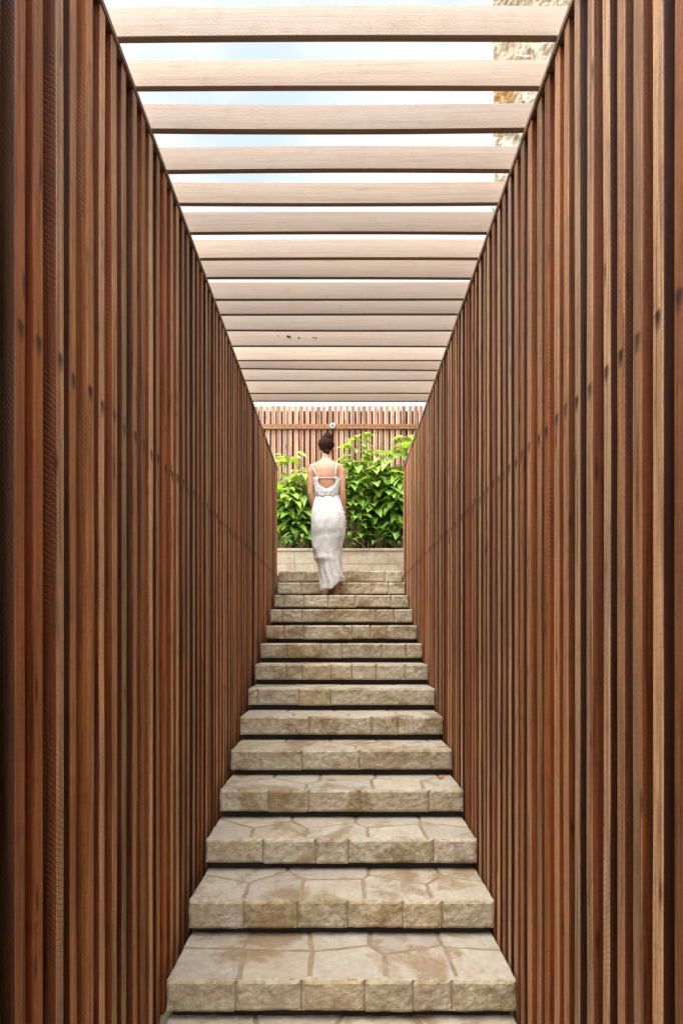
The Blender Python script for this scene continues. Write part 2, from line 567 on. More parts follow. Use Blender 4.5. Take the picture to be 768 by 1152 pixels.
stairs = thing('stone_staircase', (0, nosing(1), 0),
               'flight of pale stone steps with dark gaps under each tread, rising between the timber screens', 'staircase')
base = MB()
for i in range(1, N_STEPS + 1):
    rg = random.Random(100 + i)
    d, top = nosing(i), RISE * i
    back = nosing(i + 1) + 0.046 if i < N_STEPS else nosing(i) + 0.30
    H0, H1 = (XL + .008, XR - .006) if i == N_STEPS else (-HALF, HALF)
    fr = TREADJ.get(i, FRONT[i])
    w = H1 - H0
    sites = []
    for a, b in zip(fr, fr[1:]):
        sites.append(Vector((H0 + w * (a + b) / 2 + rg.uniform(-.01, .01), d + 0.105 + rg.uniform(-.012, .012))))
    k = 0.0
    while k < 1.0 and i < 9:
        stp = rg.uniform(0.17, 0.36)
        sites.append(Vector((H0 + w * (k + stp / 2), d + 0.345 + rg.uniform(-.035, .03))))
        k += stp
    mb = MB()
    paved(mb, sites, (H0, H1, d + 0.013, back), top, SLAB, rg)
    ff = FRONT[i]
    for a, b in zip(ff, ff[1:]):
        face_stone(mb, H0 + w * a + (.004 if a > 0 else 0), H0 + w * b - (.004 if b < 1 else 0), d, top - SLAB + rg.uniform(-.004, .004), top - .0005, rg.random(), rg.uniform(0, 90))
    mb.box(H0 + 0.004, H1 - 0.004, d + 0.010, back - 0.004, top - SLAB + 0.003, top - 0.0035, 2, 0.5)
    o = mb.build('step', [M_TREAD, M_FASCIA, M_MORTAR], stairs)
    base.box(H0 + 0.012, H1 - 0.012, d + 0.05, (nosing(i + 1) + 0.046) if i < N_STEPS else back, -0.02, top - SLAB - 0.002)
base.build('step_base', M_DARK, stairs)

# lowest paving and the upper landing
def pave_area(name, x0, x1, y0, y1, ztop, seed, cell=0.34):
    rg = random.Random(seed)
    sites = []
    ny, nx = max(1, round((y1 - y0) / cell)), max(1, round((x1 - x0) / cell))
    for a in range(nx):
        for b in range(ny):
            sites.append(Vector((x0 + (a + 0.5 + rg.uniform(-.32, .32)) * (x1 - x0) / nx,
                                 y0 + (b + 0.5 + rg.uniform(-.32, .32)) * (y1 - y0) / ny)))
    mb = MB()
    paved(mb, sites, (x0, x1, y0, y1), ztop, 0.06, rg)
    mb.box(x0 + .003, x1 - .003, y0 + .003, y1 - .003, ztop - .06, ztop - .0035, 2, .5)
    return tag(mb.build(name, [M_TREAD, M_FASCIA, M_MORTAR]), kind='structure')


pave_area('paving', -HALF, HALF, 0.6, nosing(1) + 0.046, 0.0, 5)
pave_area('landing', -2.4, 2.4, nosing(14) + 0.302, 7.197, LANDING, 6, 0.42)

# fallen leaf on the fourth tread
mb = MB()
lp = P(495, 871, 3.42)
for (sx, sy) in ((0, 0),):
    c = Vector((lp.x, 3.40, RISE * 4 + 0.004))
    prof = [(-.030, .0), (-.016, .009), (.0, .013), (.016, .009), (.032, .0)]
    mid = [mb.vert((c.x + u * .9, c.y + u * .45, c.z + 0.004 + abs(u) * 0.25)) for u, _ in prof]
    lft = [mb.vert((c.x + u * .9 - v * .5, c.y + u * .45 + v, c.z + 0.010 + abs(u) * 0.3)) for u, v in prof]
    rgt = [mb.vert((c.x + u * .9 + v * .5, c.y + u * .45 - v, c.z + 0.002 + abs(u) * 0.2)) for u, v in prof]
    for k in range(4):
        mb.face((mid[k], mid[k + 1], lft[k + 1], lft[k]))
        mb.face((mid[k + 1], mid[k], rgt[k], rgt[k + 1]))
tag(mb.build('fallen_leaf', M_DRYLEAF), 'small curled orange leaf fallen near the right end of a stone step', 'leaf')

# ------------------------------------------------------------------ timber screens
def stair_z(y):
    if y < nosing(1):
        return 0.0
    return RISE * min(N_STEPS, int((y - nosing(1)) / TREAD) + 1)


def batten_mesh(name, w, depth, z0, z1, sgn, rg):
    """w along y, depth along x away from the corridor (sgn = +1: corridor lies towards -x)"""
    b = 0.0035
    prof = []   # (x towards the back, y), face first
    h = w / 2
    prof = [(0, -h + b), (0, h - b), (b * .35, h - b * .35), (b, h), (depth - b, h), (depth, h - b),
            (depth, -h + b), (depth - b, -h), (b, -h), (b * .35, -h + b * .35)]
    n = 12
    rings = []
    bow = rg.uniform(-.004, .004)
    bowy = rg.uniform(-.0045, .0045)
    tw = rg.uniform(-.04, .04)
    for k in range(n + 1):
        t = k / n
        z = z0 + (z1 - z0) * t
        ox = bow * math.sin(math.pi * t) + rg.uniform(-.0005, .0005)
        oy = bowy * math.sin(math.pi * t) + rg.uniform(-.0005, .0005)
        an = tw * (t - .5)
        ring = []
        for x, y in prof:
            ring.append((sgn * (x + ox + an * y), y + oy - an * (x - depth / 2), z))
        rings.append(ring if sgn > 0 else ring)
    mb = MB()
    ids = [[mb.vert(p) for p in r] for r in rings]
    m = len(prof)
    for r0, r1 in zip(ids, ids[1:]):
        for k in range(m):
            k2 = (k + 1) % m
            q = (r0[k], r0[k2], r1[k2], r1[k])
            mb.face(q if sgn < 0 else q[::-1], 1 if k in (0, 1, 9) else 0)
    mb.face(ids[0] if sgn > 0 else ids[0][::-1], 0)
    mb.face(ids[-1][::-1] if sgn > 0 else ids[-1], 1)
    return mb.mesh(name, [M_SIDE, M_FACE])


def screen(sgn, x_face, pitch, far0, label, seed):
    rg = random.Random(seed)
    root = thing('timber_screen', (x_face, 3.2, 0), label, 'slatted screen')
    d = far0
    while d > -0.9:
        d -= pitch
    ys = []
    while d < WALL_END:
        ys.append(d)
        d += pitch
    for far in ys:
        w = 0.0405 + rg.uniform(-.003, .003)
        y = far - 0.02 + rg.uniform(-.003, .003)
        ins = rg.uniform(-.003, .004)
        z0 = stair_z(y - 0.05) - 0.42
        me = batten_mesh('batten', w, 0.046 + rg.uniform(-.003, .003), max(z0, -0.02), WALL_TOP - 0.026 + rg.uniform(-.004, 0.0), sgn, rg)
        o = link('batten', me)
        o.location = (x_face + sgn * ins, y, 0)
        o.rotation_euler = (0, 0, rg.uniform(-.03, .03))
        o.parent = root
        o.matrix_parent_inverse = Matrix.Translation(root.location).inverted()
    # capping rail, a touch proud of the battens
    mb = MB()
    xa, xb = x_face - sgn * 0.006, x_face + sgn * 0.075
    mb.box(min(xa, xb), max(xa, xb), -1.0, WALL_END + 0.012, WALL_TOP - 0.0245, WALL_TOP - 0.001, bev=0.003)
    mb.build('top_rail', M_RAIL, root)
    # rail the battens are screwed to
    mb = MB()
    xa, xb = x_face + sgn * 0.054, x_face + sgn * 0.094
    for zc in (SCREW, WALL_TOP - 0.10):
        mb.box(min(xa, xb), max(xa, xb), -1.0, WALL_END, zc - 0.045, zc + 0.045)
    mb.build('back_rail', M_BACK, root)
    return root


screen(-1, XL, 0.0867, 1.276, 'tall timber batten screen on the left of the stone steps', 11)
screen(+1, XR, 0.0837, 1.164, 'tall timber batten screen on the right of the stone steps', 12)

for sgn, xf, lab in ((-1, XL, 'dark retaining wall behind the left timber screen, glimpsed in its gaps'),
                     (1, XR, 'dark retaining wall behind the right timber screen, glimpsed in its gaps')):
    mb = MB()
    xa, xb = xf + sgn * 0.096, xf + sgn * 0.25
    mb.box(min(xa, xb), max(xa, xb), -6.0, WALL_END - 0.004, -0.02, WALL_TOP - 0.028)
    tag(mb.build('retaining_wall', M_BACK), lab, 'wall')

# ------------------------------------------------------------------ pergola
perg = thing('pergola', (0, 3.2, WALL_TOP), 'pergola of pale timber boards on edge spanning between the two screens over the steps', 'pergola')
BOARDS = [1.60, 1.79, 1.952, 2.111, 2.299, 2.472, 2.652, 2.83, 2.983, 3.17, 3.317, 3.489, 3.679, 3.866, 3.995, 4.165, 4.383, 4.53]
rg = random.Random(31)
for k, d in enumerate(BOARDS):
    th = 0.022 + rg.uniform(-.002, .002)
    h = 0.101 + rg.uniform(-.003, .002)
    x0, x1 = XL - 0.07, XR + 0.07
    n = 16
    mb = MB()
    rings = []
    bow, skew, sag = rg.uniform(-.006, .006), rg.uniform(-.006, .006), rg.uniform(-.004, .001)
    if d == 3.995:
        skew = 0.03
    for j in range(n + 1):
        t = j / n
        x = x0 + (x1 - x0) * t
        oy = bow * math.sin(math.pi * t) + skew * (t - .5)
        oz = sag * math.sin(math.pi * t)
        b = 0.002
        zz = 0.0 if 0.06 < t < 0.94 else 0.0
        prof = [(0, b), (b, 0), (th - b, 0), (th, b), (th, h - b), (th - b, h), (b, h), (0, h - b)]
        lean = rg.uniform(-.0003, .0003)
        rings.append([(x, d + oy + p + lean * q, WALL_TOP + 0.001 + oz * 0 + q) for p, q in prof])
    mb.loft(rings)
    o = mb.build('pergola_board', M_BEAM, perg)
    fix_normals(o)
    if 3.3 < d < 3.35 or k == 11:
        pass
# old nail holes on one of the boards
for px, py, r in ((323.5, 378.0, .006), (325.5, 378.6, .007), (336, 379.5, .0045), (352, 379.2, .003), (355, 379.8, .004), (313, 377.6, .0025)):
    dd = 3.679 - 0.0035
    c = P(px, py, dd)
    ring0 = [Vector((c.x + r * 1.5 * math.cos(a * math.pi / 4), dd - 0.0025, c.z + r * .8 * math.sin(a * math.pi / 4))) for a in range(8)]
    ring1 = [v + Vector((0, 0.012, 0)) for v in ring0]
    mb = MB()
    mb.loft([ring0, ring1])
    o = mb.build('knot', M_BACK, perg)
    fix_normals(o)

# ------------------------------------------------------------------ planter, soil, rear fence
PY = 7.2
PTOP = EYE + (VY - 617) * PY / F
plant = thing('stone_planter', (0, PY, LANDING), 'low pale stone planter wall with thin coping at the head of the steps', 'planter')
mb = MB()
rg = random.Random(41)
z0 = LANDING
courses = [(z0, z0 + 0.20), (z0 + 0.2035, PTOP - 0.037)]
for ci, (a, b) in enumerate(courses):
    x = -2.4
    while x < 2.4:
        wdt = rg.uniform(0.38, 0.72)
        mb.box(x, min(2.4, x + wdt - 0.0035), PY - rg.uniform(0, .003), PY + 0.10, a, b, 0, rg.random(), 0.005)
        x += wdt
mb.box(-2.398, 2.398, PY + 0.006, PY + 0.14, z0, PTOP - 0.04, 1, 0.5)
mb.build('planter_wall', [M_PLANTER, M_MORTAR], plant)
mb = MB()
x = -2.4
while x < 2.4:
    wdt = rg.uniform(0.55, 0.9)
    mb.box(x, min(2.42, x + wdt - 0.004), PY - 0.014, PY + 0.20, PTOP - 0.035, PTOP + rg.uniform(-.001, .001), 0, rg.random(), 0.006)
    x += wdt
mb.build('coping', [M_PLANTER], plant)

SOIL = PTOP - 0.05
mb = MB()
gx, gy = 40, 8
ids = []
for j in range(gy + 1):
    row = []
    for i in range(gx + 1):
        x, y = -2.4 + 4.8 * i / gx, PY + 0.145 + 0.74 * j / gy
        row.append(mb.vert((x, y, SOIL + 0.02 * noise.noise(Vector((x * 5, y * 5, 0))))))
    ids.append(row)
for j in range(gy):
    for i in range(gx):
        mb.face((ids[j][i], ids[j][i + 1], ids[j + 1][i + 1], ids[j + 1][i]))
tag(mb.build('soil', M_SOIL), kind='structure')

FY = 8.0
FTOP = EYE + (VY - 457) * FY / F
FRAIL = EYE + (VY - 480.5) * FY / F
fence = thing('batten_fence', (0, FY, LANDING), 'tall reddish vertical batten fence with an orange rail behind the plants', 'fence')
rg = random.Random(51)
k0 = -26
for k in range(k0, -k0 + 1):
    x = (291 + 6.4 * 14.5 - VX) * FY / F + k * 6.4 * FY / F
    w = 0.061 + rg.uniform(-.003, .003)
    c = 0.014
    s = 1 if x > 0 else -1      # pale arris on the side towards the stairs' axis
    prof = [(-w / 2, 0), (w / 2 - c, 0), (w / 2, c * 0.55), (w / 2, .045), (-w / 2, .045)]
    top = FTOP + rg.uniform(-.012, .012)
    mb = MB()
    rings = []
    lean = rg.uniform(-.006, .006)
    for z in (LANDING, (LANDING + top) / 2, top):
        rings.append([(-s * px + lean * (z - LANDING) / 2.7, py, z) for px, py in prof])
    ids = [[mb.vert(p) for p in r] for r in rings]
    for r0, r1 in zip(ids, ids[1:]):
        for j in range(5):
            j2 = (j + 1) % 5
            mb.face((r0[j], r0[j2], r1[j2], r1[j]), 1 if j in (1, 2) else 0)
    mb.face(ids[0][::-1], 0)
    mb.face(ids[-1], 1)
    o = mb.build('fence_batten', [M_FENCE, M_FENCE_EDGE])
    fix_normals(o)
    o.location = (x, FY + rg.uniform(-.004, .004), 0)
    o.parent = fence
    o.matrix_parent_inverse = Matrix.Translation(fence.location).inverted()
mb = MB()
mb.box(-2.35, 2.35, FY - 0.032, FY - 0.005, FRAIL - 0.036, FRAIL + 0.036, bev=0.003)
frail = mb.build('fence_rail', M_FENCE_RAIL, fence)
for k in range(k0, -k0 + 1):
    x = (291 + 6.4 * 14.5 - VX) * FY / F + k * 6.4 * FY / F
    c = Vector((x + rg.uniform(-.008, .008), FY - 0.034, FRAIL + rg.uniform(-.012, .012)))
    mb = MB()
    mb.loft([[c + Vector((.008 * math.cos(a * math.pi / 3), t, .008 * math.sin(a * math.pi / 3))) for a in range(6)] for t in (0, .01)])
    o = mb.build('screw', M_DARK)
    fix_normals(o)
    o.parent = frail
    o.matrix_parent_inverse = Matrix.Identity(4)
    o.matrix_parent_inverse = Matrix.Translation(frail.location).inverted()
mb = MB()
mb.box(-2.35, 2.35, FY + 0.075, FY + 0.10, LANDING, FTOP - 0.04)  # added dark sheet, stands in for the darkness between the fence battens
mb.build('gap_shade_sheet', M_DARK, fence)

# small round fixture on the rail
M_WHITE = plain('white_enamel', (0.66, 0.64, 0.60), 0.5, 0.05, 4)
M_BLACK = plain('black_lens', (0.012, 0.012, 0.013), 0.25, 0.2, 4, 0, 0.5)
fx = P(374, 479, FY - 0.08)
cam_t = thing('security_camera', (fx.x, FY - 0.034, fx.z), 'small round white camera with black lens on the fence rail above the woman', 'camera')
def disc_stack(spec):
    m_ = MB()
    m_.loft([[Vector((fx.x + r * math.cos(2 * math.pi * a / 20), y, fx.z + r * math.sin(2 * math.pi * a / 20))) for a in range(20)] for y, r in spec])
    return m_
o = disc_stack([(FY - .034, .022), (FY - .055, .024), (FY - .06, .036), (FY - .085, .041), (FY - .098, .038), (FY - .102, .030)]).build('housing', M_WHITE, cam_t, True)
fix_normals(o)
o = disc_stack([(FY - .101, .019), (FY - .104, .019), (FY - .108, .012)]).build('lens', M_BLACK, cam_t)
fix_normals(o)

# ------------------------------------------------------------------ ground, terrace, stone building
mb = MB()
mb.face([mb.vert(p) for p in ((-400, -400, -0.03), (400, -400, -0.03), (400, 400, -0.03), (-400, 400, -0.03))])
tag(mb.build('ground', M_GROUND), kind='structure')
mb = MB()
e = 0.006
mb.box(-40, XL - 0.256, 0.35, 6.32, -0.02, LANDING - 0.01)
mb.box(XR + 0.256, 40, 0.35, 6.32, -0.02, LANDING - 0.01)
mb.box(-40, 40, 6.84, 60, -0.02, LANDING - 0.062)
mb.box(-40, -HALF - 0.02, 6.326, 6.834, -0.02, LANDING - 0.062)
mb.box(HALF + 0.02, 40, 6.326, 6.834, -0.02, LANDING - 0.062)
tag(mb.build('terrace', M_GROUND), kind='structure')

BX, BY = (554.5 - VX) * 5.0 / F, 5.0
mb = MB()
bh = 8.2
rg = random.Random(61)
nx, nz = 80, 150
bw = 2.4
ids = []
for j in range(nz + 1):
    row = []
    for i in range(nx + 1):
        x, z = BX + bw * i / nx, LANDING - 0.05 + (bh - LANDING) * j / nz
        q = Vector((x * 9 + z * 5, 0.0, z * 7))
        dsp = 0.045 * noise.noise(q) + 0.03 * noise.noise(q * 2.7) + 0.02 * (noise.cell(Vector((x * 4.5 + math.floor(z * 6) * 0.37, 0, math.floor(z * 6)))) - .5)
        if i == 0:
            x += 0.022 * noise.noise(Vector((3.3, 0, z * 9))) + 0.012 * noise.noise(Vector((1.3, 0, z * 30)))
        row.append(mb.vert((x, BY - abs(dsp), z)))
    ids.append(row)
for j in range(nz):
    for i in range(nx):
        x, z = BX + bw * i / nx, LANDING + (bh - LANDING) * j / nz
        a = noise.cell(Vector((x * 4.5 + math.floor(z * 6) * 0.37, 0, math.floor(z * 6))))
        mb.face((ids[j][i], ids[j][i + 1], ids[j + 1][i + 1], ids[j + 1][i]), 0, abs(a) % 1.0)
n0 = len(mb.v)
zA, zB = LANDING - 0.05, bh - 0.05
# sides, top and back close the block
left = [ids[j][0] for j in range(nz + 1)]
right = [ids[j][nx] for j in range(nz + 1)]
topr = [ids[nz][i] for i in range(nx + 1)]
BB = BX * (BY + 3) / BY + 0.15
b00 = mb.vert((BB, BY + 3, zA)); b01 = mb.vert((BB, BY + 3, zB)); b10 = mb.vert((BX + bw + 1, BY + 3, zA)); b11 = mb.vert((BX + bw + 1, BY + 3, zB))
mb.face(left + [b01, b00], 0, 0.4)
mb.face(right[::-1] + [b10, b11], 0, 0.4)
mb.face(topr[::-1] + [b01, b11], 0, 0.4)
mb.face((b00, b01, b11, b10), 0, 0.4)
tag(mb.build('stone_building', M_CLAD), 'cream rough split stone building rising behind the right screen above the pergola', 'building')

# ------------------------------------------------------------------ plants
def add_leaf(mb, p, direction, up, length, width, droop, a, m=0, fold=0.25, shape='ovate'):
    t = direction.normalized()
    s = t.cross(up)
    if s.length < 1e-3:
        s = Vector((1, 0, 0))
    s.normalize()
    n = s.cross(t).normalized()
    prof = {'ovate': ((0, .05), (.05, .42), (.14, .80), (.28, 1.0), (.44, .97), (.6, .78), (.76, .5), (.9, .22), (1, .02)),
            'spear': ((0, .12), (.2, .62), (.45, 1.0), (.7, .75), (.88, .34), (1, .02))}[shape]
    mid, lf, rt = [], [], []
    for u, w in prof:
        c = p + t * (length * u) - Vector((0, 0, 1)) * (droop * length * u * u) + n * (0.04 * length * math.sin(u * 3.1))
        hw = width * 0.5 * w
        e = n * (hw * fold * 1.2)
        mid.append(mb.vert(c))
        lf.append(mb.vert(c + s * hw + e))
        rt.append(mb.vert(c - s * hw + e))
    for k in range(len(prof) - 1):
        mb.face((mid[k], mid[k + 1], lf[k + 1], lf[k]), m, a)
        mb.face((mid[k + 1], mid[k], rt[k], rt[k + 1]), m, a)


def shrub(name, px, d, top_py, n_stem, spread, n_leaf, leaf, mat, label, seed, cat='shrub', bare=0.35, lean=0.0, group='leafy shrubs in the planter'):
    rg = random.Random(seed)
    bx = (px - VX) * d / F
    root = thing(name, (bx, d, SOIL), label, cat, group)
    htot = EYE + (VY - top_py) * d / F - SOIL
    st, lv = MB(), MB()
    for s in range(n_stem):
        an = 2 * math.pi * (s + rg.uniform(-.3, .3)) / n_stem
        hh = htot * (1.0 if s == 0 else rg.uniform(0.62, 0.97))
        sp = spread * rg.uniform(0.35, 1.0) * (0.5 if s == 0 else 1)
        ex, ey = math.cos(an) * sp + lean * hh, math.sin(an) * min(sp, 0.16)
        pts, rad = [], []
        nseg = 7
        wob = [Vector((rg.uniform(-.02, .02), rg.uniform(-.015, .015), 0)) for _ in range(nseg + 1)]
        for k in range(nseg + 1):
            t = k / nseg
            pts.append(Vector((bx + rg.uniform(-.01, .01) + ex * t ** 1.3, d + ey * t, SOIL - 0.01 + hh * t * (1 - 0.04 * t))) + wob[k] * t)
            rad.append(0.0085 * (1 - t) + 0.0025)
        st.tube(pts, rad, 6)
        for q in range(n_leaf):
            t = bare + (1 - bare) * (1 - rg.random() ** 1.25) if q > 4 else rg.uniform(0.9, 1.0)
            t = min(t, 0.999)
            k = int(t * nseg)
            p = pts[k].lerp(pts[min(k + 1, nseg)], t * nseg - k)
            az = rg.uniform(0, 2 * math.pi)
            dirn = Vector((math.cos(az), math.sin(az) * 0.8 - 0.25, rg.uniform(-0.25, 0.55)))
            pet = rg.uniform(0.03, 0.11)
            e = p + dirn.normalized() * pet
            st.tube([p, p.lerp(e, .5) + Vector((0, 0, .006)), e], 0.0018, 4)
            L = leaf * 1.65 * rg.uniform(0.6, 1.2) * (0.75 if t > .93 else 1)
            age = min(1, max(0, 0.22 + 0.75 * (t - bare) / (1 - bare) + rg.uniform(-.25, .25)))
            add_leaf(lv, e, Vector((dirn.x, dirn.y, rg.uniform(-.75, .25))), Vector((rg.uniform(-.35, .35), rg.uniform(-.55, .1), 1)), L,
                     L * rg.uniform(0.52, 0.7), rg.uniform(0.1, 0.5), age, 0, rg.uniform(.1, .4))
    st.build('stem', M_STEM, root)
    lv.build('foliage', mat, root, True)
    return root


def rosette(name, px, d, top_py, n, leaf, width, mat, label, seed, shape='spear', group='low plants at the foot of the shrubs', cat='plant'):
    rg = random.Random(seed)
    bx = (px - VX) * d / F
    root = thing(name, (bx, d, SOIL), label, cat, group)
    htot = EYE + (VY - top_py) * d / F - SOIL
    st, lv = MB(), MB()
    for q in range(n):
        az = 2 * math.pi * (q * 0.382 + rg.uniform(-.05, .05))
        hh = htot * rg.uniform(0.35, 0.95)
        out = rg.uniform(0.04, 0.14)
        p0 = Vector((bx + rg.uniform(-.02, .02), d + rg.uniform(-.02, .02), SOIL - .01))
        p1 = Vector((bx + math.cos(az) * out, d + math.sin(az) * out * .7, SOIL + hh * 0.72))
        st.tube([p0, p0.lerp(p1, .5) + Vector((0, 0, .015)), p1], [.006, .0045, .003], 5)
        L = leaf * rg.uniform(.7, 1.15)
        up = rg.uniform(0.1, .9)
        add_leaf(lv, p1, Vector((math.cos(az), math.sin(az) * .8 - .2, up)), Vector((rg.uniform(-.3, .3), -.35, 1)), L, width * L * rg.uniform(.85, 1.15),
                 rg.uniform(.35, .9), rg.uniform(0, 1), 0, rg.uniform(.1, .35), shape)
    st.build('stem', M_STEM, root)
    lv.build('foliage', mat, root, True)
    return root


shrub('leafy_shrub', 321, 7.62, 507, 4, 0.20, 34, 0.145, M_LEAF, 'light green shrub at the left end, against the left screen', 201)
shrub('leafy_shrub', 332, 7.55, 528, 4, 0.16, 30, 0.14, M_LEAF, 'lower light green shrub in front of the two left ones', 208, bare=.2)
shrub('leafy_shrub', 341, 7.70, 519, 4, 0.20, 34, 0.135, M_LEAF, 'light green shrub just left of the woman\'s shoulder', 202)
shrub('leafy_shrub', 398, 7.60, 486, 4, 0.15, 42, 0.13, M_LEAF, 'tall narrow light green shrub just right of the woman\'s head', 203)
shrub('leafy_shrub', 421, 7.68, 504, 4, 0.20, 40, 0.15, M_LEAF, 'shrub in the middle of the right half of the planter', 204)
shrub('leafy_shrub', 450, 7.62, 486, 5, 0.20, 46, 0.155, M_LEAF, 'tall yellow green shrub against the right screen', 205)
shrub('leafy_shrub', 372, 7.74, 535, 3, 0.16, 20, 0.13, M_LEAF_DARK, 'dark green shrub hidden mostly behind the woman', 206)
shrub('leafy_shrub', 436, 7.78, 525, 3, 0.2, 22, 0.14, M_LEAF_DARK, 'darker shrub behind the yellow green one on the right', 207, bare=0.15)
rosette('broad_leaf_plant', 337, 7.50, 566, 26, 0.20, 0.36, M_LEAF_DARK, 'dark low plant with long drooping leaves left of the skirt', 211)
rosette('broad_leaf_plant', 402, 7.50, 562, 22, 0.20, 0.6, M_LEAF_DARK, 'broad leaved green plant beside the right hip of the woman', 212, 'ovate')
rosette('broad_leaf_plant', 426, 7.46, 570, 28, 0.22, 0.58, M_LEAF_DARK, 'big broad leaved plant at the front centre of the right half', 213, 'ovate')
rosette('broad_leaf_plant', 447, 7.48, 565, 22, 0.21, 0.6, M_LEAF_DARK, 'broad leaved plant low against the right screen', 214, 'ovate')
rosette('spear_leaf_plant', 319, 7.36, 588, 14, 0.18, 0.28, M_LEAF_PALE, 'small pale plant at the left end of the coping', 221)
rosette('spear_leaf_plant', 338, 7.36, 586, 18, 0.20, 0.26, M_LEAF_PALE, 'pale striped plant on the coping left of the skirt', 222)
rosette('spear_leaf_plant', 391, 7.36, 588, 16, 0.22, 0.22, M_LEAF_PALE, 'yellow green spear leaved plant right beside the skirt', 223)
rosette('spear_leaf_plant', 450, 7.36, 592, 12, 0.19, 0.24, M_LEAF_PALE, 'pale spear leaved plant at the right end of the coping', 224)

# ------------------------------------------------------------------ the woman
S = F / 5.86           # pixels per metre at her distance
Z0 = RISE * 12
WY = 5.90
def wx(px):
    return (px - VX) / S
def wz(py):
    return Z0 + (669.5 - py) / S


def skin_mat():
    m = NT('skin')
    tc = m.n('ShaderNodeTexCoord')
    f = m.noise(tc.outputs['Object'], 9, 4, 0.55)
    c = m.mix(m.ramp(f, [(0.35, 0.0), (0.7, 1.0)]), (0.41, 0.205, 0.12), (0.50, 0.265, 0.16))
    b = m.principled(c, 0.5, None, 0.4)
    b.inputs['Subsurface Weight'].default_value = 0.12
    b.inputs['Subsurface Radius'].default_value = (0.02, 0.008, 0.004)
    return m.mat


def cloth_mat():
    m = NT('white_lace_cotton')
    tc = m.n('ShaderNodeTexCoord')
    co = tc.outputs['Object']
    v = m.n('ShaderNodeTexVoronoi')
    v.inputs['Scale'].default_value = 60
    m.l(co, v.inputs['Vector'])
    f = m.noise(co, 24, 4, 0.6)
    c = m.mix(m.ramp(f, [(0.4, 0.0), (0.62, 1.0)]), (0.57, 0.55, 0.53), (0.62, 0.605, 0.59))
    nrm = m.bump(f, 0.4, 0.003)
    nrm = m.bump(v.outputs['Distance'], 0.5, 0.004, nrm)
    m.principled(c, 0.85, nrm, 0.2)
    return m.mat


def hair_mat():
    m = NT('dark_brown_hair')
    tc = m.n('ShaderNodeTexCoord')
    f = m.noise(m.vmath('MULTIPLY', tc.outputs['Object'], (3, 3, 0.6)), 70, 4, 0.6, 0.5)
    c = m.mix(f, (0.008, 0.004, 0.003), (0.040, 0.016, 0.009))
    m.principled(c, 0.75, m.bump(f, 0.6, 0.005), 0.06)
    return m.mat


M_SKIN, M_CLOTH, M_HAIR = skin_mat(), cloth_mat(), hair_mat()
M_EYE = plain('eye_white', (0.75, 0.73, 0.70), 0.3, 0.05)
M_LIP = plain('lips', (0.40, 0.12, 0.10), 0.5, 0.1)

woman = thing('person', (wx(367), WY, Z0), 'barefoot woman with dark hair in a bun climbing away in a long white strappy dress', 'person')


def ellipse(cx, cy, z, rx, ry, n=28, back=1.0, tilt=0.0):
    out = []
    for k in range(n):
        a = 2 * math.pi * k / n
        s = math.sin(a)
        out.append(Vector((cx + rx * math.cos(a), cy + ry * s * (back if s < 0 else 1), z + tilt * rx * math.cos(a))))
    return out


body = MB()
# torso (centre px, py, half width m, half depth m)
T = [(369, 600, .135, .085), (369, 585, .150, .095), (368.5, 572, .140, .088), (368, 560, .112, .078), (367.5, 552, .110, .082),
     (367.3, 543, .128, .095), (367.2, 534, .146, .10), (367.2, 527, .160, .098), (367, 522, .168, .085), (366.8, 518.5, .128, .072),
     (366.8, 516, .075, .06), (366.8, 513, .055, .055), (366.8, 508, .050, .054), (366.8, 503, .050, .056)]
body.loft([ellipse(wx(px), WY + (.01 if py < 516 else 0), wz(py), rx, ry) for px, py, rx, ry in T])
# head
hc = Vector((wx(366.8), WY + 0.028, wz(498.5)))
body.ball(hc, (.075, .094, .112), 20, 14)
body.ball(hc + Vector((0, .035, -.05)), (.055, .058, .062), 16, 10)          # jaw
body.tube([hc + Vector((0, .09, .012)), hc + Vector((0, .113, -.02)), hc + Vector((0, .098, -.032))], [.009, .014, .011], 8)  # nose
for s in (-1, 1):
    body.ball(hc + Vector((s * .077, .0, -.012)), (.010, .019, .030), 10, 8)   # ears
# shoulder caps and arms
def limb(pts, rads):
    body.tube(pts, rads, 14)
# left arm: hangs, forearm swings forward to gather the skirt
shL = Vector((wx(350.0), WY, wz(524.5)))
elL = Vector((wx(349.0), WY + .004, wz(553)))
wrL = Vector((wx(353.8), WY + .052, wz(574)))
limb([shL + Vector((.07, 0, .02)), shL + Vector((.015, 0, .008)), shL + Vector((0, 0, -.035)), shL.lerp(elL, .55), elL, elL.lerp(wrL, .3), elL.lerp(wrL, .7), wrL],
     [.045, .048, .046, .040, .035, .036, .028, .023])
shR = Vector((wx(383.6), WY, wz(524.5)))
elR = Vector((wx(385.3), WY + .004, wz(552)))
wrR = Vector((wx(386.3), WY + .050, wz(573)))
limb([shR + Vector((-.07, 0, .02)), shR + Vector((-.015, 0, .008)), shR + Vector((0, 0, -.035)), shR.lerp(elR, .55), elR, elR.lerp(wrR, .3), elR.lerp(wrR, .7), wrR],
     [.045, .048, .046, .040, .035, .036, .028, .023])
